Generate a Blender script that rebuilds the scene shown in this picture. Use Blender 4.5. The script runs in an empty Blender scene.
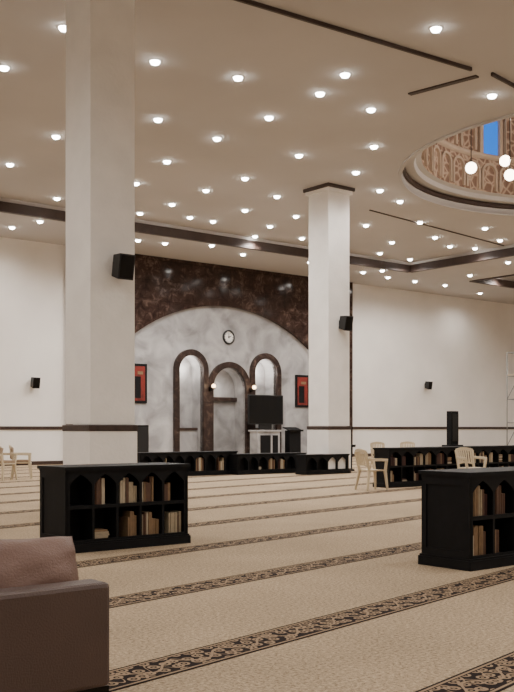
import bpy, bmesh, math, random
from mathutils import Matrix, Vector
from mathutils.geometry import tessellate_polygon
random.seed(7)
EYE=1.35; F=970.0
TH=math.atan2(.631,.7759); OX,OY=-9.14,34.5
CU,SU=math.cos(TH),math.sin(TH)
CEIL=8.55; SOF=8.15
def B(u,y,z=0.0): return Vector((OX+u*CU-y*SU, OY+u*SU+y*CU, z))
def toB(x,y):
    rx,ry=x-OX,y-OY
    return (rx*CU+ry*SU, -rx*SU+ry*CU)
# ---------------------------------------------------------------- materials
def lin(c):
    o=[]
    for v in c:
        v/=255.0
        o.append(v/12.92 if v<=.04045 else ((v+.055)/1.055)**2.4)
    return (*o,1.0)
def newmat(name):
    m=bpy.data.materials.new(name); m.use_nodes=True
    nt=m.node_tree; return m,nt,nt.nodes['Principled BSDF']
def mat(name,col,rough=.5,scale=6.0,var=.12,bump=0.0,bscale=None,metal=0.0,spec=None,dist=0.0):
    m,nt,b=newmat(name)
    tc=nt.nodes.new('ShaderNodeTexCoord')
    n=nt.nodes.new('ShaderNodeTexNoise'); n.inputs['Scale'].default_value=scale; n.inputs['Detail'].default_value=6; n.inputs['Distortion'].default_value=dist
    nt.links.new(tc.outputs['Object'],n.inputs['Vector'])
    r=nt.nodes.new('ShaderNodeValToRGB')
    c=lin(col)
    r.color_ramp.elements[0].position=.3; r.color_ramp.elements[1].position=.7
    r.color_ramp.elements[0].color=tuple(v*(1-var) for v in c[:3])+(1,)
    r.color_ramp.elements[1].color=tuple(min(1,v*(1+var)) for v in c[:3])+(1,)
    nt.links.new(n.outputs['Fac'],r.inputs['Fac']); nt.links.new(r.outputs['Color'],b.inputs['Base Color'])
    b.inputs['Roughness'].default_value=rough; b.inputs['Metallic'].default_value=metal
    if spec is not None: b.inputs['Specular IOR Level'].default_value=spec
    if bump:
        n2=nt.nodes.new('ShaderNodeTexNoise'); n2.inputs['Scale'].default_value=bscale or scale*5; n2.inputs['Detail'].default_value=4
        nt.links.new(tc.outputs['Object'],n2.inputs['Vector'])
        bp=nt.nodes.new('ShaderNodeBump'); bp.inputs['Strength'].default_value=bump; bp.inputs['Distance'].default_value=.02
        nt.links.new(n2.outputs['Fac'],bp.inputs['Height']); nt.links.new(bp.outputs['Normal'],b.inputs['Normal'])
    return m
def emis(name,col,strength,sample=False):
    m,nt,b=newmat(name)
    b.inputs['Base Color'].default_value=lin(col); b.inputs['Emission Color'].default_value=lin(col)
    b.inputs['Emission Strength'].default_value=strength
    try:
        if not sample: m.cycles.emission_sampling='NONE'
    except Exception: pass
    return m
M_ceil=mat('ceiling_paint',(190,186,184),.85,.35,.05)
M_white=mat('white_wall_plaster',(232,227,221),.8,.6,.05,.15,30)
M_col=mat('column_plaster',(238,234,229),.75,2.0,.05,.25,18)
M_grey=mat('grey_venetian_plaster',(156,154,154),.7,1.2,.38,.3,8,dist=.6)
M_brown=mat('brown_marble_trim',(54,38,32),.3,9,.35)
M_fascia=mat('brown_fascia',(62,47,41),.6,3,.2)
M_black=mat('black_painted_wood',(12,12,14),.6,12,.3,spec=.2)
M_blackp=mat('black_plastic',(14,14,16),.5,30,.2)
M_screen=mat('screen_glass',(8,9,11),.15,3,.1)
M_leather=mat('brown_leather',(74,56,49),.45,3,.08,.3,120)
M_cush=mat('cushion_leather',(108,80,68),.5,3,.08,.3,90)
M_metal=mat('dark_metal',(30,28,27),.35,10,.1,metal=.8)
M_steel=mat('scaffold_steel',(140,140,138),.4,10,.1,metal=.3)
M_chair=mat('beige_plastic',(192,176,148),.45,8,.05)
M_pad=mat('beige_seat_fabric',(150,128,104),.85,14,.12)
M_book=[mat('book_cream',(158,142,116),.7,20,.12),mat('book_tan',(126,100,72),.7,20,.15),mat('book_brown',(84,58,42),.6,20,.15),mat('book_maroon',(62,34,28),.6,20,.15),mat('book_beige',(178,164,140),.7,20,.08)]
M_lamp=emis('downlight_lens',(255,250,242),34)
M_globe=emis('opal_globe',(255,240,216),12)
M_sconce=emis('sconce_glow',(255,216,170),8)
M_blue=emis('blue_window_glass',(22,96,190),1.5)
M_red=mat('red_calligraphy_print',(112,34,28),.4,4,.5)
M_ring=mat('downlight_trim',(230,228,224),.4,8,.03)

def marble(name='dark_emperador_marble',rough=.17,k=1.0,spec=.3):
    m,nt,b=newmat(name); N=nt.nodes; L=nt.links
    tc=N.new('ShaderNodeTexCoord')
    n=N.new('ShaderNodeTexNoise'); n.inputs['Scale'].default_value=2.6; n.inputs['Detail'].default_value=9; n.inputs['Roughness'].default_value=.7; n.inputs['Distortion'].default_value=.8
    L.new(tc.outputs['Object'],n.inputs['Vector'])
    r=N.new('ShaderNodeValToRGB'); e=r.color_ramp.elements
    e[0].position=.36; e[0].color=lin((42*k,31*k,28*k)); e[1].position=.7; e[1].color=lin((116*k,96*k,86*k))
    x=e.new(.53); x.color=lin((64*k,48*k,43*k))
    L.new(n.outputs['Fac'],r.inputs['Fac'])
    mp=N.new('ShaderNodeMapping'); mp.inputs['Rotation'].default_value=(math.radians(90),0,0)
    L.new(tc.outputs['Object'],mp.inputs['Vector'])
    br=N.new('ShaderNodeTexBrick'); br.inputs['Scale'].default_value=1.0
    br.inputs['Brick Width'].default_value=1.2; br.inputs['Row Height'].default_value=.8; br.inputs['Mortar Size'].default_value=.008
    br.inputs['Color1'].default_value=(1,1,1,1); br.inputs['Color2'].default_value=(.8,.8,.8,1); br.inputs['Mortar'].default_value=(.4,.4,.4,1)
    L.new(mp.outputs['Vector'],br.inputs['Vector'])
    mx=N.new('ShaderNodeMix'); mx.data_type='RGBA'; mx.blend_type='MULTIPLY'; mx.inputs['Factor'].default_value=1
    L.new(r.outputs['Color'],mx.inputs['A']); L.new(br.outputs['Color'],mx.inputs['B'])
    L.new(mx.outputs['Result'],b.inputs['Base Color']); b.inputs['Roughness'].default_value=rough; b.inputs['Specular IOR Level'].default_value=spec
    return m
M_marble=marble('dark_emperador_marble',.11,1.0,.25); M_marble2=marble('arch_trim_marble',.35,.85)
def carpet():
    m,nt,b=newmat('beige_carpet_pile'); N=nt.nodes; L=nt.links
    tc=N.new('ShaderNodeTexCoord')
    n=N.new('ShaderNodeTexNoise'); n.inputs['Scale'].default_value=42; n.inputs['Detail'].default_value=7; n.inputs['Roughness'].default_value=.85
    n2=N.new('ShaderNodeTexNoise'); n2.inputs['Scale'].default_value=.9; n2.inputs['Detail'].default_value=4
    L.new(tc.outputs['Object'],n.inputs['Vector']); L.new(tc.outputs['Object'],n2.inputs['Vector'])
    r=N.new('ShaderNodeValToRGB'); e=r.color_ramp.elements
    e[0].position=.4; e[0].color=lin((128,110,88)); e[1].position=.6; e[1].color=lin((206,184,154))
    L.new(n.outputs['Fac'],r.inputs['Fac'])
    r2=N.new('ShaderNodeValToRGB'); r2.color_ramp.elements[0].position=.3; r2.color_ramp.elements[0].color=(.84,.84,.84,1); r2.color_ramp.elements[1].position=.7
    L.new(n2.outputs['Fac'],r2.inputs['Fac'])
    mx=N.new('ShaderNodeMix'); mx.data_type='RGBA'; mx.blend_type='MULTIPLY'; mx.inputs['Factor'].default_value=1
    L.new(r.outputs['Color'],mx.inputs['A']); L.new(r2.outputs['Color'],mx.inputs['B'])
    L.new(mx.outputs['Result'],b.inputs['Base Color']); b.inputs['Roughness'].default_value=.95; b.inputs['Specular IOR Level'].default_value=.1
    bp=N.new('ShaderNodeBump'); bp.inputs['Strength'].default_value=.5; bp.inputs['Distance'].default_value=.01
    n3=N.new('ShaderNodeTexNoise'); n3.inputs['Scale'].default_value=90; L.new(tc.outputs['Object'],n3.inputs['Vector'])
    L.new(n3.outputs['Fac'],bp.inputs['Height']); L.new(bp.outputs['Normal'],b.inputs['Normal'])
    return m
M_carpet=carpet()
def stripe():
    m,nt,b=newmat('floral_border_weave'); N=nt.nodes; L=nt.links
    tc=N.new('ShaderNodeTexCoord'); sp=N.new('ShaderNodeSeparateXYZ'); L.new(tc.outputs['Object'],sp.inputs[0])
    def ma(op,a,bb=None,c=None):
        q=N.new('ShaderNodeMath'); q.operation=op
        for i,v in enumerate((a,bb,c)):
            if v is None: continue
            if isinstance(v,(int,float)): q.inputs[i].default_value=v
            else: L.new(v,q.inputs[i])
        return q.outputs[0]
    X,Y=sp.outputs['X'],sp.outputs['Y']
    s=ma('SINE',ma('MULTIPLY',X,2*math.pi/.42))
    vine=ma('LESS_THAN',ma('ABSOLUTE',ma('SUBTRACT',Y,ma('MULTIPLY',s,.06))),.010)
    s2=ma('SINE',ma('MULTIPLY',X,2*math.pi/.21))
    vine2=ma('LESS_THAN',ma('ABSOLUTE',ma('ADD',Y,ma('MULTIPLY',s2,.085))),.007)
    v=N.new('ShaderNodeTexVoronoi'); v.inputs['Scale'].default_value=11; v.voronoi_dimensions='2D'; v.inputs['Randomness'].default_value=.6
    L.new(tc.outputs['Object'],v.inputs['Vector'])
    D=v.outputs['Distance']
    fl=ma('MULTIPLY',ma('LESS_THAN',D,.40),ma('GREATER_THAN',D,.22))
    fl2=ma('LESS_THAN',D,.1)
    ab=ma('ABSOLUTE',Y)
    inner=ma('LESS_THAN',ab,.122)
    edge=ma('MULTIPLY',ma('GREATER_THAN',ab,.13),ma('LESS_THAN',ab,.148))
    pat=ma('MAXIMUM',ma('MAXIMUM',vine,vine2),ma('MAXIMUM',fl,fl2))
    f=ma('MAXIMUM',ma('MULTIPLY',pat,inner),edge)
    mx=N.new('ShaderNodeMix'); mx.data_type='RGBA'; L.new(f,mx.inputs['Factor'])
    mx.inputs['A'].default_value=lin((36,28,26)); mx.inputs['B'].default_value=lin((150,128,104))
    L.new(mx.outputs['Result'],b.inputs['Base Color']); b.inputs['Roughness'].default_value=.95; b.inputs['Specular IOR Level'].default_value=.1
    return m
M_stripe=stripe()
def carved():
    m,nt,b=newmat('carved_gypsum'); N=nt.nodes; L=nt.links
    tc=N.new('ShaderNodeTexCoord')
    v=N.new('ShaderNodeTexVoronoi'); v.inputs['Scale'].default_value=3.6; v.feature='DISTANCE_TO_EDGE'; L.new(tc.outputs['Object'],v.inputs['Vector'])
    r=N.new('ShaderNodeValToRGB'); e=r.color_ramp.elements
    e[0].position=.02; e[0].color=lin((190,168,148)); e[1].position=.16; e[1].color=lin((132,106,90))
    L.new(v.outputs['Distance'],r.inputs['Fac']); L.new(r.outputs['Color'],b.inputs['Base Color'])
    bp=N.new('ShaderNodeBump'); bp.inputs['Strength'].default_value=.8; bp.inputs['Distance'].default_value=.08; bp.invert=True
    L.new(v.outputs['Distance'],bp.inputs['Height']); L.new(bp.outputs['Normal'],b.inputs['Normal']); b.inputs['Roughness'].default_value=.8
    return m
M_carved=carved()
M_gyp=mat('gypsum_molding',(186,168,150),.8,3,.1)

# ---------------------------------------------------------------- mesh builder
class MB:
    def __init__(s): s.v=[];s.f=[];s.m=[];s.mats=[];s.sm=[]
    def mi(s,m):
        if m not in s.mats: s.mats.append(m)
        return s.mats.index(m)
    def add(s,vs,fs,m,smooth=False,M=None):
        o=len(s.v); k=s.mi(m)
        for p in vs:
            p=Vector(p)
            if M is not None: p=M@p
            s.v.append(p)
        for f in fs: s.f.append([i+o for i in f]); s.m.append(k); s.sm.append(smooth)
    def box(s,x0,x1,y0,y1,z0,z1,m,M=None):
        vs=[(x0,y0,z0),(x1,y0,z0),(x1,y1,z0),(x0,y1,z0),(x0,y0,z1),(x1,y0,z1),(x1,y1,z1),(x0,y1,z1)]
        s.add(vs,[(0,3,2,1),(4,5,6,7),(0,1,5,4),(1,2,6,5),(2,3,7,6),(3,0,4,7)],m,False,M)
    def beam(s,p0,p1,w,d,m,M=None,w2=None,d2=None):
        p0,p1=Vector(p0),Vector(p1); a=(p1-p0).normalized()
        up=Vector((0,1,0)) if abs(a.y)<.9 else Vector((0,0,1))
        sx=a.cross(up).normalized(); sy=sx.cross(a).normalized()
        w2=w2 or w; d2=d2 or d; vs=[]
        for p,ww,dd in ((p0,w,d),(p1,w2,d2)):
            for i,j in ((-1,-1),(1,-1),(1,1),(-1,1)): vs.append(p+sx*i*ww/2+sy*j*dd/2)
        s.add(vs,[(0,3,2,1),(4,5,6,7),(0,1,5,4),(1,2,6,5),(2,3,7,6),(3,0,4,7)],m,False,M)
    def prism(s,loops,y0,y1,m,M=None,side=None):
        polys=[[Vector((x,z,0)) for x,z in lp] for lp in loops]
        tris=tessellate_polygon(polys); flat=[p for lp in loops for p in lp]; n=len(flat)
        vs=[(x,y0,z) for x,z in flat]+[(x,y1,z) for x,z in flat]
        s.add(vs,[tuple(t) for t in tris]+[tuple(i+n for i in reversed(t)) for t in tris],m,False,M)
        sf=[];o=0
        for lp in loops:
            k=len(lp)
            for i in range(k):
                a,b_=o+i,o+(i+1)%k; sf.append((a,b_,b_+n,a+n))
            o+=k
        s.add(vs,sf,side or m,False,M)
    def lathe(s,prof,m,seg=24,M=None,smooth=True,cap=True):
        vs=[];fs=[]
        for r,z in prof:
            for i in range(seg):
                a=2*math.pi*i/seg; vs.append((r*math.cos(a),r*math.sin(a),z))
        for j in range(len(prof)-1):
            for i in range(seg):
                k=(i+1)%seg; fs.append((j*seg+i,j*seg+k,(j+1)*seg+k,(j+1)*seg+i))
        if cap:
            if prof[0][0]>1e-4: fs.append(tuple(reversed(range(seg))))
            if prof[-1][0]>1e-4: fs.append(tuple((len(prof)-1)*seg+i for i in range(seg)))
        s.add(vs,fs,m,smooth,M)
    def tube(s,p0,p1,r,m,seg=10,M=None):
        p0,p1=Vector(p0),Vector(p1); q=(p1-p0).to_track_quat('Z','Y').to_matrix().to_4x4(); T=Matrix.Translation(p0)@q
        if M is not None: T=M@T
        s.lathe([(r,0),(r,(p1-p0).length)],m,seg,T)
    def ball(s,c,r,m,seg=16,M=None,sc=(1,1,1)):
        T=Matrix.Translation(c)@Matrix.Diagonal((*sc,1))
        if M is not None: T=M@T
        n=seg//2
        s.lathe([(max(r*math.sin(math.pi*i/n),1e-5),-r*math.cos(math.pi*i/n)) for i in range(n+1)],m,seg,T,cap=False)
    def obj(s,name,loc=(0,0,0),rot=0.0,parent=None,bevel=0,weld=False,recalc=True):
        me=bpy.data.meshes.new(name); me.from_pydata([tuple(p) for p in s.v],[],s.f)
        for m in s.mats: me.materials.append(m)
        for p,k,q in zip(me.polygons,s.m,s.sm): p.material_index=k; p.use_smooth=q
        if recalc:
            bm=bmesh.new(); bm.from_mesh(me)
            bmesh.ops.remove_doubles(bm,verts=bm.verts,dist=1e-5)
            bmesh.ops.recalc_face_normals(bm,faces=bm.faces); bm.to_mesh(me); bm.free()
        o=bpy.data.objects.new(name,me); bpy.context.collection.objects.link(o)
        if parent is not None: o.parent=parent
        else:
            o.location=loc; o.rotation_euler=(0,0,rot)
        if bevel:
            b=o.modifiers.new('bevel','BEVEL'); b.width=bevel; b.segments=2; b.limit_method='ANGLE'
        return o
def empty(name,loc=(0,0,0),rot=0.0):
    e=bpy.data.objects.new(name,None); e.empty_display_size=.2; e.location=loc; e.rotation_euler=(0,0,rot)
    bpy.context.collection.objects.link(e); return e
W0=B(0,0,0)
def arch(cx,hw,z0,zs,n=24,hr=None):
    hr=hr or hw
    return [(cx-hw,z0)]+[(cx-hw*math.cos(math.pi*i/n),zs+hr*math.sin(math.pi*i/n)) for i in range(n+1)]+[(cx+hw,z0)]

# ---------------------------------------------------------------- shell
U0,U1,Y0=-22.0,46.0,-44.0
b=MB(); b.box(U0-.3,U1+.3,Y0-.3,1.5,-.2,0,M_carpet); floor=b.obj('floor',W0,TH)
SA=math.radians(50.4); sx,sy=math.cos(SA),math.sin(SA)
ds=[-13.3,-10.45,-7.6,-4.75,-1.9,.95,3.72,6.12,8.85]+[11.7+2.85*i for i in range(26)]
for i,d in enumerate(ds):
    ok=[]
    t=-60.0
    while t<80:
        u,y=toB(t*sx,d+t*sy)
        if U0+.4<u<U1-.4 and Y0+.4<y<-.45: ok.append(t)
        t+=.1
    if len(ok)<5: continue
    b=MB(); b.box(ok[0],ok[-1],-.165,.165,.0005,.004,M_stripe)
    o=b.obj('border_%d'%(i+1),parent=floor,recalc=False)
    u,y=toB(0,d); o.location=(u,y,0); o.rotation_euler=(0,0,SA-TH)
MA,MC=2.6,17.4
b=MB(); b.box(U0,MA,0,.3,0,CEIL+.2,M_white); b.box(MC,U1,0,.3,0,CEIL+.2,M_white); b.obj('wall_back',W0,TH)
b=MB(); b.box(U0-.3,U0,Y0,.3,0,CEIL+.2,M_white); b.obj('wall_left',W0,TH)
b=MB(); b.box(U1,U1+.3,Y0,.3,0,CEIL+.2,M_white); b.obj('wall_right',W0,TH)
b=MB(); b.box(U0,U1,Y0-.3,Y0,0,CEIL+.2,M_white); b.obj('wall_front',W0,TH)
b=MB(); b.box(U0,MA,-.04,0,1.29,1.41,M_brown); b.box(U0,MA,-.03,0,0,.14,M_brown); b.obj('trim_1',W0,TH)
b=MB(); b.box(MC,U1,-.04,0,1.29,1.41,M_brown); b.box(MC,U1,-.03,0,0,.14,M_brown); b.obj('trim_2',W0,TH)
AC,AR,AZ=10.0,7.9,-1.45
ring=[]
for i in range(49):
    x=AC-7.2+14.4*i/48; ring.append((x,AZ+math.sqrt(AR**2-(x-AC)**2)))
outer=[(MA,0),(MA,SOF),(MC,SOF),(MC,0)]+[(AC+7.2,0)]+ring[::-1]+[(AC-7.2,0)]
b=MB(); b.prism([outer],-.18,.3,M_marble); b.obj('wall_mihrab_marble',W0,TH)
niches=[(8.25,.85,0,3.72),(10.22,1.12,0,3.02),(12.20,.86,0,3.74)]
TW=.25
holes=[arch(c,h-TW,z0-0,zs) for c,h,z0,zs in niches]
outl=[(AC-7.2,0)]+ring+[(AC+7.2,0)]
for hl in reversed(holes): outl+=hl[::-1]
b=MB(); b.prism([outl],-.02,.7,M_grey); b.box(MA,MC,.7,1.1,0,5.6,M_grey)
mw=b.obj('wall_mihrab_plaster',W0,TH)
b=MB()
for c,h,z0,zs in niches:
    oo=arch(c,h,0,zs); ii=arch(c,h-TW,0,zs)
    b.prism([oo+ii[::-1]],-.14,.12,M_marble2)
b.box(9.36,11.08,.5,.7,2.5,2.66,M_marble2)
for c,h in ((8.25,.6),(12.2,.61)):
    b.box(c-h,c+h,.35,.7,0,1.25,M_grey); b.box(c-h,c+h,.3,.7,1.25,1.36,M_brown)
b.obj('mihrab_arch_surround',parent=mw,bevel=.01)
# ceiling with circular opening
CUo,CYo=toB(10.25,26.7); CR=6.2
RU1,RY1=17.1,-4.0
b=MB()
corn=[(U0,Y0),(RU1,Y0),(RU1,RY1),(U0,RY1)]
angs=sorted([2*math.pi*i/96 for i in range(96)]+[math.atan2(y-CYo,u-CUo)%(2*math.pi) for u,y in corn])
vs=[];n=len(angs)
for a in angs:
    vs.append((CUo+CR*math.cos(a),CYo+CR*math.sin(a),CEIL))
for a in angs:
    c,s_=math.cos(a),math.sin(a); t=1e9
    if c>1e-9: t=min(t,(RU1-CUo)/c)
    if c<-1e-9: t=min(t,(U0-CUo)/c)
    if s_>1e-9: t=min(t,(RY1-CYo)/s_)
    if s_<-1e-9: t=min(t,(Y0-CYo)/s_)
    vs.append((CUo+t*c,CYo+t*s_,CEIL))
b.add(vs,[(i,i+n,(i+1)%n+n,(i+1)%n) for i in range(n)],M_ceil)
b.box(21.3,U1,Y0,RY1,CEIL,CEIL+.1,M_ceil)
b.box(U0,U1,RY1,0,SOF,SOF+.55,M_ceil)
b.box(RU1,21.3,Y0,RY1,SOF,SOF+.55,M_ceil)
b.box(MA,MC,0,1.1,SOF,SOF+.3,M_ceil)
ceil=b.obj('ceiling',W0,TH,recalc=False)
b=MB()
b.box(U0,RU1,RY1-.05,RY1+.12,SOF-.04,CEIL-.13,M_fascia); b.box(RU1-.05,RU1+.12,Y0,RY1,SOF-.04,CEIL-.13,M_fascia)
b.box(21.3,U1,RY1-.05,RY1+.12,SOF-.04,CEIL-.13,M_fascia); b.box(21.18,21.35,Y0,RY1,SOF-.04,CEIL-.13,M_fascia)
b.obj('trim_3',W0,TH)
b=MB()
def slot(p,q,w=.13):
    b.beam((p[0],p[1],CEIL-.005),(q[0],q[1],CEIL-.005),w,.05,M_fascia)
slot((-12.0,-19.2),(.87,-20.2)); slot((1.4,-20.3),(3.2,-20.05)); slot((1.05,-18.4),(1.32,-20.0))
slot((8.4,-10.05),(RU1-.1,-9.0),.05)
b.obj('ceiling_slot_diffuser',W0,TH)
# dome
DR=5.65; D0=B(CUo,CYo,0)
b=MB()
prof=[(CR,CEIL),(CR,CEIL+.3),(CR-.03,CEIL+.32),(DR+.2,CEIL+.32),(DR+.16,CEIL+.45),(DR,CEIL+.5)]
b.lathe(prof,M_ceil,96,cap=False,smooth=False)
b.lathe([(CR+.1,CEIL+.01),(CR+.1,CEIL-.05),(CR-.0,CEIL-.05),(CR-.0,CEIL+.05)],M_ceil,96,cap=False,smooth=False)
b.lathe([(CR-.02,CEIL+.16),(CR-.09,CEIL+.18),(CR-.09,CEIL+.3),(CR-.02,CEIL+.32)],M_fascia,96,cap=False,smooth=False)
b.lathe([(DR,CEIL+.5),(DR,CEIL+1.55)],M_carved,96,cap=False,smooth=True)
b.lathe([(DR,CEIL+1.55),(DR-.12,CEIL+1.6),(DR-.12,CEIL+1.7),(DR,CEIL+1.75)],M_gyp,96,cap=False)
b.lathe([(DR,CEIL+1.75),(DR,CEIL+3.5)],M_carved,96,cap=False)
b.lathe([(DR,CEIL+3.5),(DR-.2,CEIL+3.6),(DR-.2,CEIL+3.75),(DR-.05,CEIL+3.8)],M_gyp,96,cap=False)
b.lathe([(max(DR*math.cos(math.pi/2*i/14),.001),CEIL+3.8+4.6*math.sin(math.pi/2*i/14)) for i in range(15)],M_carved,96,cap=False)
for k in range(12):
    a=math.radians(118.5+k*30)
    Mk=Matrix.Rotation(a-math.pi/2,4,'Z')@Matrix.Translation((0,DR,CEIL))
    b.prism([arch(0,.34,1.72,2.75)],-.06,0,M_blue,Mk)
    b.prism([arch(0,.48,1.7,2.75)+arch(0,.34,1.7,2.75)[::-1]],-.16,0,M_gyp,Mk)
    for j in range(0,4):
        Mj=Matrix.Rotation(a-math.pi/2+math.radians(7.5*j),4,'Z')@Matrix.Translation((0,DR,CEIL))
        b.prism([arch(0,.33,.55,1.1)+arch(0,.25,.55,1.1)[::-1]],-.09,0,M_gyp,Mj)
    for j in (10,20):
        Mj=Matrix.Rotation(a-math.pi/2+math.radians(j),4,'Z')@Matrix.Translation((0,DR,CEIL))
        b.prism([arch(0,.40,1.78,2.75)+arch(0,.3,1.78,2.75)[::-1]],-.1,0,M_gyp,Mj)
b.obj('dome',D0,0,recalc=False)

b=MB(); glob=[(5.96,27.0,8.59,.16),(7.16,28.0,9.06,.16),(6.65,25.5,8.0,.15),(5.71,26.0,9.66,.1),(9.4,29.3,8.7,.16),(10.25,26.7,8.2,.2),(12.6,27,8.7,.16),(11.6,24.4,8.7,.16),(9.0,24.0,9.2,.16)]
for x,y,z,r in glob:
    b.ball((x,y,z),r,M_globe); b.tube((x,y,z+r*.9),(x,y,CEIL+5.0),.012,M_metal,6); b.lathe([(r*.35,0),(r*.3,r*.35)],M_metal,10,Matrix.Translation((x,y,z+r*.85)))
b.lathe([(1.2,CEIL+5),(1.2,CEIL+5.08)],M_metal,24,Matrix.Translation((10.25,26.7,0)))
for k in range(9):
    x,y,z,r=glob[k]; b.tube((x,y,CEIL+5.0),(10.25,26.7,CEIL+5.04),.02,M_metal,6)
b.tube((10.25,26.7,CEIL+5),(10.25,26.7,CEIL+8.3),.04,M_metal)
b.obj('pendant_globe_chandelier')
def light(kind,name,loc,e,col,r=.08,parent=None,**k):
    l=bpy.data.lights.new(name,kind); l.energy=e; l.color=col; l.shadow_soft_size=r
    for a,v in k.items(): setattr(l,a,v)
    o=bpy.data.objects.new(name,l); o.location=loc; bpy.context.collection.objects.link(o); return o
WARM=(1,.955,.905)
for x,y,z in ((8,27.5,9.9),(11.5,25.5,9.9)): light('POINT','chandelier_light',(x,y,z),210,(1,.86,.74),.2)

# ---------------------------------------------------------------- downlights
pts=[(436,28),(64,27),(155,61),(4,67),(238,77),(345,74),(320,93),(371,109),(492,95),(269,117),(158,119),(56,136),(217,138),(299,155),(374,146),(10,164),(167,161),(206,190),(136,183),(245,178),(356,172),(277,196),(400,201),(245,210),(140,213),(172,204),(213,221),(57,198),(302,238),(296,216),(366,225),(392,242),(485,228),(380,190),(435,237),(330,236),(420,222),(450,246),
 (12,227),(40,221),(165,243),(138,240),(220,243),(243,254),(310,262),(363,272),(380,253),(410,259),(388,277),(430,262),(470,275),(500,275),(445,285),(480,293),(415,281),(508,262),(475,248),(500,240),(255,236),(190,217),(270,226)]
lp=[]
for px,py in pts:
    d=(CEIL-EYE)*F/(428-py); x=(px-257)*d/F; u,y=toB(x,d); z=CEIL
    if y>RY1-.2 or (RU1-.2<u<21.5):
        d=(SOF-EYE)*F/(428-py); x=(px-257)*d/F; u,y=toB(x,d); z=SOF
        if y<RY1+.25 and not (RU1+.25<u<21.0): y=RY1+.5
    if y>-.4: y=-.4
    if math.hypot(u-CUo,y-CYo)<CR+.3: continue
    lp.append((u,y,z))
vis=len(lp)
gy=Y0+3
while gy<-1:
    gu=U0+3
    while gu<U1-1:
        p=B(gu,gy,CEIL); inside=False
        if p.y>.5:
            qx=257+F*p.x/p.y; qy=428-F*(CEIL-EYE)/p.y
            inside=(-40<qx<560 and qy>-60)
        if not inside and math.hypot(gu-CUo,gy-CYo)>CR+.5:
            z=SOF if (gy>RY1-.3 or RU1-.3<gu<21.6) else CEIL
            lp.append((gu,gy,z))
        gu+=7.2
    gy+=6.6
b=MB()
for u,y,z in lp:
    T=Matrix.Translation((u,y,z))
    b.lathe([(.13,0),(.13,-.01),(.1,-.012)],M_ring,16,T,cap=False)
    b.lathe([(.1,-.01),(.095,-.03),(.075,-.06),(.04,-.075),(.001,-.08)],M_lamp,16,T,cap=False)
b.obj('recessed_ceiling_lights',parent=ceil)
for i,(u,y,z) in enumerate(lp):
    light('SPOT','downlight',B(u,y,z-.2),208 if i<vis else 560,WARM,.06,spot_size=math.radians(165),spot_blend=.8)

# ---------------------------------------------------------------- columns
def column(px,d,s=.87):
    x=(px-257)*d/F; h=s/2; b=MB()
    b.box(-h,h,-h,h,1.41,CEIL-.16,M_col)
    g=h+.03; b.box(-g,g,-g,g,0,1.30,M_col); g=h+.04; b.box(-g,g,-g,g,1.30,1.40,M_brown); b.box(-g,g,-g,g,0,.14,M_brown)
    g=h+.07; b.box(-g,g,-g,g,CEIL-.2,CEIL-.08,M_col); g=h+.12; b.box(-g,g,-g,g,CEIL-.1,CEIL,M_fascia)
    b.obj('column',(x,d,0),TH,bevel=.008); return Vector((x,d,0)),h
c1,h1=column(100.0,15.75,.815); c2,h2=column(329,29.2)
def speaker(loc,rot,sc=1.0,tilt=.18):
    b=MB(); w,h,d=.14*sc,.2*sc,.14*sc
    M=Matrix.Translation((0,-.2*sc,0))@Matrix.Rotation(tilt,4,'X')
    vs=[(-w,-d,-h),(w,-d,-h),(w*.7,d,-h*.85),(-w*.7,d,-h*.85),(-w,-d,h),(w,-d,h),(w*.7,d,h*.85),(-w*.7,d,h*.85)]
    b.add(vs,[(0,3,2,1),(4,5,6,7),(0,1,5,4),(1,2,6,5),(2,3,7,6),(3,0,4,7)],M_blackp,False,M)
    b.box(-w*.88,w*.88,-d-.012,-d,-h*.9,h*.9,M_metal,M)
    b.box(-.03,.03,-.1*sc,0,-.03,.03,M_blackp); b.box(-.06,.06,-.02,0,-.09,.09,M_blackp)
    b.obj('wall_speaker',loc,rot,bevel=.008)
def on(c,h,u,y,z): return Vector((c.x+u*CU-y*SU,c.y+u*SU+y*CU,z))
speaker(on(c1,h1,.05,-h1,3.9),TH,1.0)
speaker(on(c2,h2,.05,-h2,4.46),TH,1.1)
speaker(B(1.25,0,3.0),TH,1.0)
speaker(B(22.7,0,3.5),TH,1.0)

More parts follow.
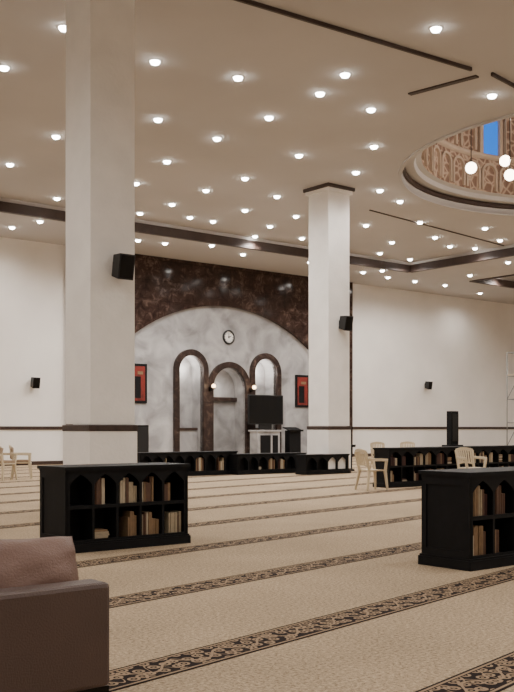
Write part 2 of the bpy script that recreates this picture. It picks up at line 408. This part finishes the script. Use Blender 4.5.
# ---------------------------------------------------------------- bookcases
def ogee(cx,hw,z0,zs,za,n=8):
    L=[(cx-hw,z0),(cx-hw,zs)]
    for i in range(1,n):
        t=i/n; L.append((cx-hw*math.cos(t*math.pi/2)**.9*(1-.12*math.sin(math.pi*t)),zs+(za-zs)*(.62*math.sin(t*math.pi/2)+.38*t**3)))
    L.append((cx,za))
    R=[(2*cx-x,z) for x,z in L[:-1]][::-1]
    return L+R
def bookcase(loc,rot,L,Wd=.59,H=.93,n=5,fill=.8,seed=1,rows=2):
    rnd=random.Random(seed); e=empty('bookcase',loc,rot); b=MB(); t=.03
    b.box(-.03,L+.03,-.03,Wd+.03,0,.09,M_black); b.box(-.02,L+.02,-.02,Wd+.02,.09,.11,M_black)
    b.box(-.03,L+.03,-.03,Wd+.03,H-.035,H,M_black); b.box(-.012,L+.012,-.012,Wd+.012,H-.06,H-.035,M_black)
    b.box(0,t,0,Wd,.11,H-.06,M_black); b.box(L-t,L,0,Wd,.11,H-.06,M_black)
    b.box(t,L-t,Wd/2-.01,Wd/2+.01,.11,H-.06,M_black)
    for xx in (0,L):
        s=-1 if xx==0 else 1; x0,x1=sorted((xx,xx+s*.012))
        b.box(x0,x1,0,.06,.11,H-.06,M_black); b.box(x0,x1,Wd-.06,Wd,.11,H-.06,M_black)
        b.box(x0,x1,.06,Wd-.06,.11,.18,M_black); b.box(x0,x1,.06,Wd-.06,H-.13,H-.06,M_black)
    zm=(.11+H-.06)/2 if rows==2 else None
    cw=(L-2*t)/n
    if rows==2: b.box(t,L-t,.015,Wd-.015,zm-.012,zm+.012,M_black)
    for i in range(1,n): b.box(t+i*cw-.01,t+i*cw+.01,.015,Wd-.015,.11,H-.06,M_black)
    out=[(0,.11),(0,H-.06),(L,H-.06),(L,.11)]; hs=[]
    for i in range(n):
        cx=t+(i+.5)*cw; hw=cw/2-.016
        if rows==2:
            hs.append(ogee(cx,hw,zm+.02,H-.2,H-.085)); hs.append([(cx-hw,.135),(cx-hw,zm-.02),(cx+hw,zm-.02),(cx+hw,.135)])
        else: hs.append(ogee(cx,hw,.135,H-.24,H-.085))
    b.prism([out]+hs,0,.018,M_black); b.prism([out]+hs,Wd-.018,Wd,M_black)
    b.obj('frame',parent=e)
    k=MB()
    for side in (0,1):
        for i in range(n):
            for lo,hi in (((.11,zm-.012),(zm+.012,H-.06)) if rows==2 else ((.11,H-.06),)):
                x=t+i*cw+.014; xe=t+(i+1)*cw-.014
                if rnd.random()>fill: continue
                if rnd.random()<.25:
                    z=lo; mm=rnd.choice(M_book)
                    for q in range(rnd.randint(3,7)):
                        th=rnd.uniform(.018,.035); 
                        if z+th>hi-.06: break
                        a0=x+rnd.uniform(.01,.03); a1=a0+rnd.uniform(.17,.2); a1=min(a1,xe-.005)
                        mm=rnd.choice(M_book)
                        y0,y1=(.05,.26) if side==0 else (Wd-.26,Wd-.05)
                        if y1-y0>Wd/2-.06: y1=y0+Wd/2-.07
                        k.box(a0,a1,y0,y1,z,z+th-.002,mm); z+=th
                    continue
                stop=x+(xe-x)*rnd.uniform(.4,1.0)
                if rnd.random()<.5: x,stop=xe-(stop-x),xe
                mm=rnd.choice(M_book); hb=(hi-lo)*rnd.uniform(.6,.8)
                while x<stop-.02:
                    w=rnd.uniform(.018,.036)
                    if rnd.random()<.45: mm=rnd.choice(M_book)
                    if rnd.random()<.35: hb=(hi-lo)*rnd.uniform(.5,.82)
                    dd=min(rnd.uniform(.15,.2),Wd/2-.08); w=min(w,stop-x)
                    y0=.045+rnd.uniform(0,.02)
                    if side==0: k.box(x,x+w-.003,y0,y0+dd,lo,lo+hb,mm)
                    else: k.box(x,x+w-.003,Wd-y0-dd,Wd-y0,lo,lo+hb,mm)
                    x+=w
    k.obj('books',parent=e,recalc=False)
    return e
def floorpt(px,py):
    d=EYE*F/(py-428.0); return ((px-257)*d/F,d,0)
bookcase(floorpt(66,554),TH,1.58,n=5,seed=23,fill=.92)
bookcase(floorpt(470,571),TH,2.4,n=7,seed=5,fill=.75)
bookcase(floorpt(389,488),TH,5.2,.45,.9,n=13,seed=8,fill=.95)
bookcase(floorpt(140,478),TH,3.3,.4,.68,n=9,seed=9,rows=1,fill=.3)
bookcase(floorpt(238,475),TH,2.6,.4,.6,n=7,seed=10,rows=1,fill=.3)
bookcase(floorpt(306,475),TH,1.7,.4,.58,n=4,seed=11,rows=1,fill=.0)

# ---------------------------------------------------------------- chairs
def chair(px,py,rot,pad=False,name='plastic_armchair'):
    b=MB(); m=M_chair
    for sx_ in (-1,1):
        b.beam((sx_*.25,-.24,0),(sx_*.21,-.2,.43),.035,.04,m,w2=.055,d2=.06)
        b.beam((sx_*.25,.27,0),(sx_*.2,.19,.43),.035,.04,m,w2=.055,d2=.06)
        b.beam((sx_*.22,-.2,.42),(sx_*.27,-.2,.65),.05,.05,m); 
        pts_=[(sx_*.27,-.23,.655),(sx_*.285,-.05,.665),(sx_*.27,.12,.665),(sx_*.23,.24,.67)]
        for p,q in zip(pts_,pts_[1:]): b.beam(p,q,.03,.06,m)
        b.beam((sx_*.2,.19,.4),(sx_*.22,.29,.84),.045,.05,m)
    n=8; vs=[];fs=[]
    for zz in (0,-.025):
        for j in range(n+1):
            for i in range(n+1):
                x=-.23+.46*i/n; y=-.24+.45*j/n
                dip=-.02*(1-(2*i/n-1)**2)*(1-(2*j/n-1)**2)
                if j==0: dip-=.02
                vs.append((x,y,.45+dip+zz))
    q=(n+1)**2
    for j in range(n):
        for i in range(n):
            a=j*(n+1)+i; fs.append((a,a+1,a+n+2,a+n+1)); fs.append((a+q,a+n+1+q,a+n+2+q,a+1+q))
    for i in range(n):
        fs.append((i,i+q,i+1+q,i+1)); a=n*(n+1)+i; fs.append((a,a+1,a+1+q,a+q))
        a=i*(n+1); fs.append((a,a+n+1,a+n+1+q,a+q)); a+=n; fs.append((a,a+q,a+n+1+q,a+n+1))
    b.add(vs,fs,m)
    f=lambda t,z,y:(t*.22,y+.04*(1-t*t),z+.04*(1-t*t))
    for i in range(6):
        t0=-1+2*i/6; t1=-1+2*(i+1)/6
        b.beam(f(t0,.83,.285),f(t1,.83,.285),.07,.025,m); b.beam(f(t0,.52,.215),f(t1,.52,.215),.04,.025,m)
        if pad: b.beam(f(t0,.67,.25),f(t1,.67,.25),.3,.045,M_pad)
    if pad: b.box(-.21,.21,-.22,.18,.44,.51,M_pad)
    else:
        for i in range(7):
            t=-.75+.25*i; b.beam((t*.22,.215+.04*(1-t*t),.53+.03*(1-t*t)),(t*.22,.285+.04*(1-t*t),.84+.03*(1-t*t)),.04,.014,m)
    b.obj(name,floorpt(px,py),rot,bevel=.006)
chair(372,490,math.radians(115)); chair(471,487,math.radians(20))
chair(380,470,math.radians(10)); chair(408,469,math.radians(-5))
chair(22,479,math.radians(100),True,'padded_armchair'); chair(3,480,math.radians(60),True,'padded_armchair')

# ---------------------------------------------------------------- wall things
def frame(u,z,w,h):
    b=MB(); b.box(-w/2,w/2,-.05,0,-h/2,h/2,M_black); i=.1
    b.box(-w/2+i,w/2-i,-.06,-.05,-h/2+i,h/2-i,M_red)
    b.box(-w/2+.18,w/2-.3,-.065,-.06,-h/2+.2,h/2-.5,M_black)
    b.box(-w/2+.3,w/2-.2,-.068,-.065,h/2-.42,h/2-.3,M_book[1])
    b.obj('framed_calligraphy',B(u,-.025,z),TH,bevel=.005)
frame(5.75,3.1,.75,1.55); frame(14.35,3.0,.8,1.45)
b=MB(); R=Matrix.Rotation(math.pi/2,4,'X')
b.lathe([(.3,0),(.3,.06),(.24,.07),(.24,.04)],M_blackp,32,R,cap=False); b.lathe([(.001,.045),(.24,.045)],M_ring,32,R,cap=False)
b.lathe([(.001,.046),(.05,.046)],M_blackp,12,R,cap=False)
b.beam((0,-.05,0),(.0,-.05,.17),.025,.005,M_blackp); b.beam((0,-.05,0),(.12,-.05,.05),.03,.005,M_blackp)
for k in range(12):
    a=k*math.pi/6; b.beam((.18*math.cos(a),-.05,.18*math.sin(a)),(.23*math.cos(a),-.05,.23*math.sin(a)),.02,.005,M_blackp)
b.obj('wall_clock',B(10.2,-.02,5.18),TH,recalc=False)
for u in (9.15,11.3):
    b=MB(); b.box(-.05,.05,-.1,0,-.12,.05,M_metal); b.tube((0,-.1,-.05),(0,-.24,.0),.02,M_metal); b.ball((0,-.26,.08),.085,M_sconce); b.lathe([(.05,-.05),(.07,0)],M_metal,12,Matrix.Translation((0,-.26,.0)))
    b.obj('wall_sconce',B(u,-.145,3.0),TH)
    light('POINT','sconce_light',B(u,-.75,3.1),8,(1,.78,.55),.1)
for c,h,z0,zs in niches:
    light('POINT','niche_light',B(c,.32,zs+.1),45 if h<1 else 10,(1,.94,.86),.08)
b=MB(); b.box(-.95,.95,-.04,.04,1.5,2.75,M_blackp); b.box(-.91,.91,-.05,-.04,1.55,2.71,M_screen)
b.box(-.35,.35,.0,.06,.02,1.9,M_blackp); b.box(-.5,.5,-.3,.3,0,.06,M_metal)
b.obj('display_screen',B(11.6,-.8,0),TH,bevel=.005)
b=MB(); b.box(-.6,.6,-.25,.25,0,1.2,M_grey); b.box(-.65,.65,-.3,.3,1.2,1.27,M_grey); b.box(-.45,.1,-.26,-.25,.3,1.05,M_black); b.box(.2,.5,-.26,-.25,.3,1.05,M_black)
b.obj('preaching_platform',B(10.9,-1.6,0),TH,bevel=.01)
def lectern(loc,rot,h=1.15,w=.5):
    b=MB(); b.box(-w/2,w/2,-.22,.22,0,.06,M_black); b.box(-w*.42,w*.42,-.16,.16,.06,h-.15,M_black)
    M=Matrix.Translation((0,0,h-.12))@Matrix.Rotation(.3,4,'X'); b.box(-w/2,w/2,-.25,.25,0,.04,M_black,M); b.box(-w/2,w/2,-.27,-.25,0,.08,M_black,M)
    b.obj('lectern',loc,rot,bevel=.006)
lectern(B(12.7,-1.3,0),TH,1.4,.75)
lectern(floorpt(344,471),TH,.95,.5)
b=MB(); b.box(-.3,.3,-.03,.03,.3,1.45,M_black); b.box(-.27,-.22,-.2,.2,0,.3,M_metal); b.box(.22,.27,-.2,.2,0,.3,M_metal); b.box(-.27,.27,-.045,-.03,.35,1.4,M_blackp)
b.obj('notice_board',(-3.9,32.5,0),TH)
b=MB(); b.box(-.3,.3,-.2,.2,0,.05,M_black); b.box(-.14,.14,-.08,.08,.05,1.78,M_black); b.box(-.12,.12,-.1,-.08,1.0,1.72,M_screen); b.box(-.25,.25,-.15,.15,.05,.92,M_black); 
b.obj('information_kiosk',(5.0,24.8,0),TH,bevel=.008)
b=MB()
for x in (0,1.8):
    for y in (0,1.0):
        b.tube((x,y,.1),(x,y,4.9),.025,M_steel); b.ball((x,y,.08),.08,M_blackp)
for z in (.5,1.6,2.7,3.8,4.9):
    for y in (0,1.0): b.tube((0,y,z),(1.8,y,z),.02,M_steel)
    for x in (0,1.8): b.tube((x,0,z),(x,1,z),.02,M_steel)
for z in (.5,2.7): 
    for y in (0,1.0): b.tube((0,y,z),(1.8,y,z+2.2),.018,M_steel)
b.box(0,1.8,0,1,3.82,3.87,M_chair)
b.obj('scaffold_tower',((525-257)*45/F,45,0),TH)

# ---------------------------------------------------------------- sofa
S=empty('sofa',(-.672,4.47,0),TH)
b=MB()
b.box(-1.0,0,0,.17,.16,.64,M_leather); b.box(-1.0,0,1.75,1.92,.16,.64,M_leather)
o=b.obj('arms',parent=S,bevel=.022)
b=MB(); b.box(-1.0,-.02,.17,1.75,.16,.3,M_leather); b.box(-1.0,-.8,.17,1.75,.3,.72,M_leather); b.obj('body',parent=S,bevel=.02)
b=MB(); b.box(-.8,.0,.18,.955,.3,.44,M_leather); b.box(-.8,0,.965,1.74,.3,.44,M_leather); b.obj('seat_cushions',parent=S,bevel=.035)
b=MB()
for y in (.02,1.86):
    b.box(-.98,-.0,y,y+.04,.13,.16,M_metal); b.box(-.98,-.95,y,y+.04,0,.13,M_metal); b.box(-.03,-.0,y,y+.04,0,.13,M_metal)
    b.box(-.98,-.0,y,y+.04,0,.015,M_metal)
b.obj('legs',parent=S)
def pillow(name,w,h,t,M,parent,m):
    n=26; b=MB(); vs=[];fs=[]
    for sgn in (1,-1):
        for j in range(n+1):
            for i in range(n+1):
                a=math.sin((2*i/n-1)*math.pi/2); c=math.sin((2*j/n-1)*math.pi/2)
                th=t*(max(0,(1-abs(a)**2.4)*(1-abs(c)**2.4)))**.5
                px=a*w*(1-.06*(1-c*c)); pz=c*h*(1-.06*(1-a*a))
                wr=.005*math.sin(6*a+4*c)+.003*math.sin(11*c-5*a)
                vs.append((px,sgn*(th+(wr if th>.015 else 0)),pz))
    q=(n+1)**2
    for j in range(n):
        for i in range(n):
            a=j*(n+1)+i; fs.append((a,a+1,a+n+2,a+n+1)); fs.append((a+q,a+n+1+q,a+n+2+q,a+1+q))
    b.add(vs,fs,m,True,M); return b.obj(name,parent=parent)
pillow('throw_cushion',.31,.2,.16,Matrix.Translation((-.275,.37,.64))@Matrix.Rotation(-.45,4,'X')@Matrix.Rotation(.04,4,'Y'),S,M_cush)

# ---------------------------------------------------------------- world + camera
w=bpy.data.worlds.new('world'); bpy.context.scene.world=w; w.use_nodes=True
w.node_tree.nodes['Background'].inputs[0].default_value=(.3,.3,.35,1); w.node_tree.nodes['Background'].inputs[1].default_value=.3
cam=bpy.data.cameras.new('camera'); co=bpy.data.objects.new('camera',cam); bpy.context.collection.objects.link(co)
co.location=(0,0,EYE); co.rotation_euler=(math.pi/2,0,0)
cam.sensor_fit='VERTICAL'; cam.sensor_height=36; cam.sensor_width=36*514/692; cam.lens=F/692*36; cam.shift_y=82/692; cam.clip_end=300
bpy.context.scene.camera=co
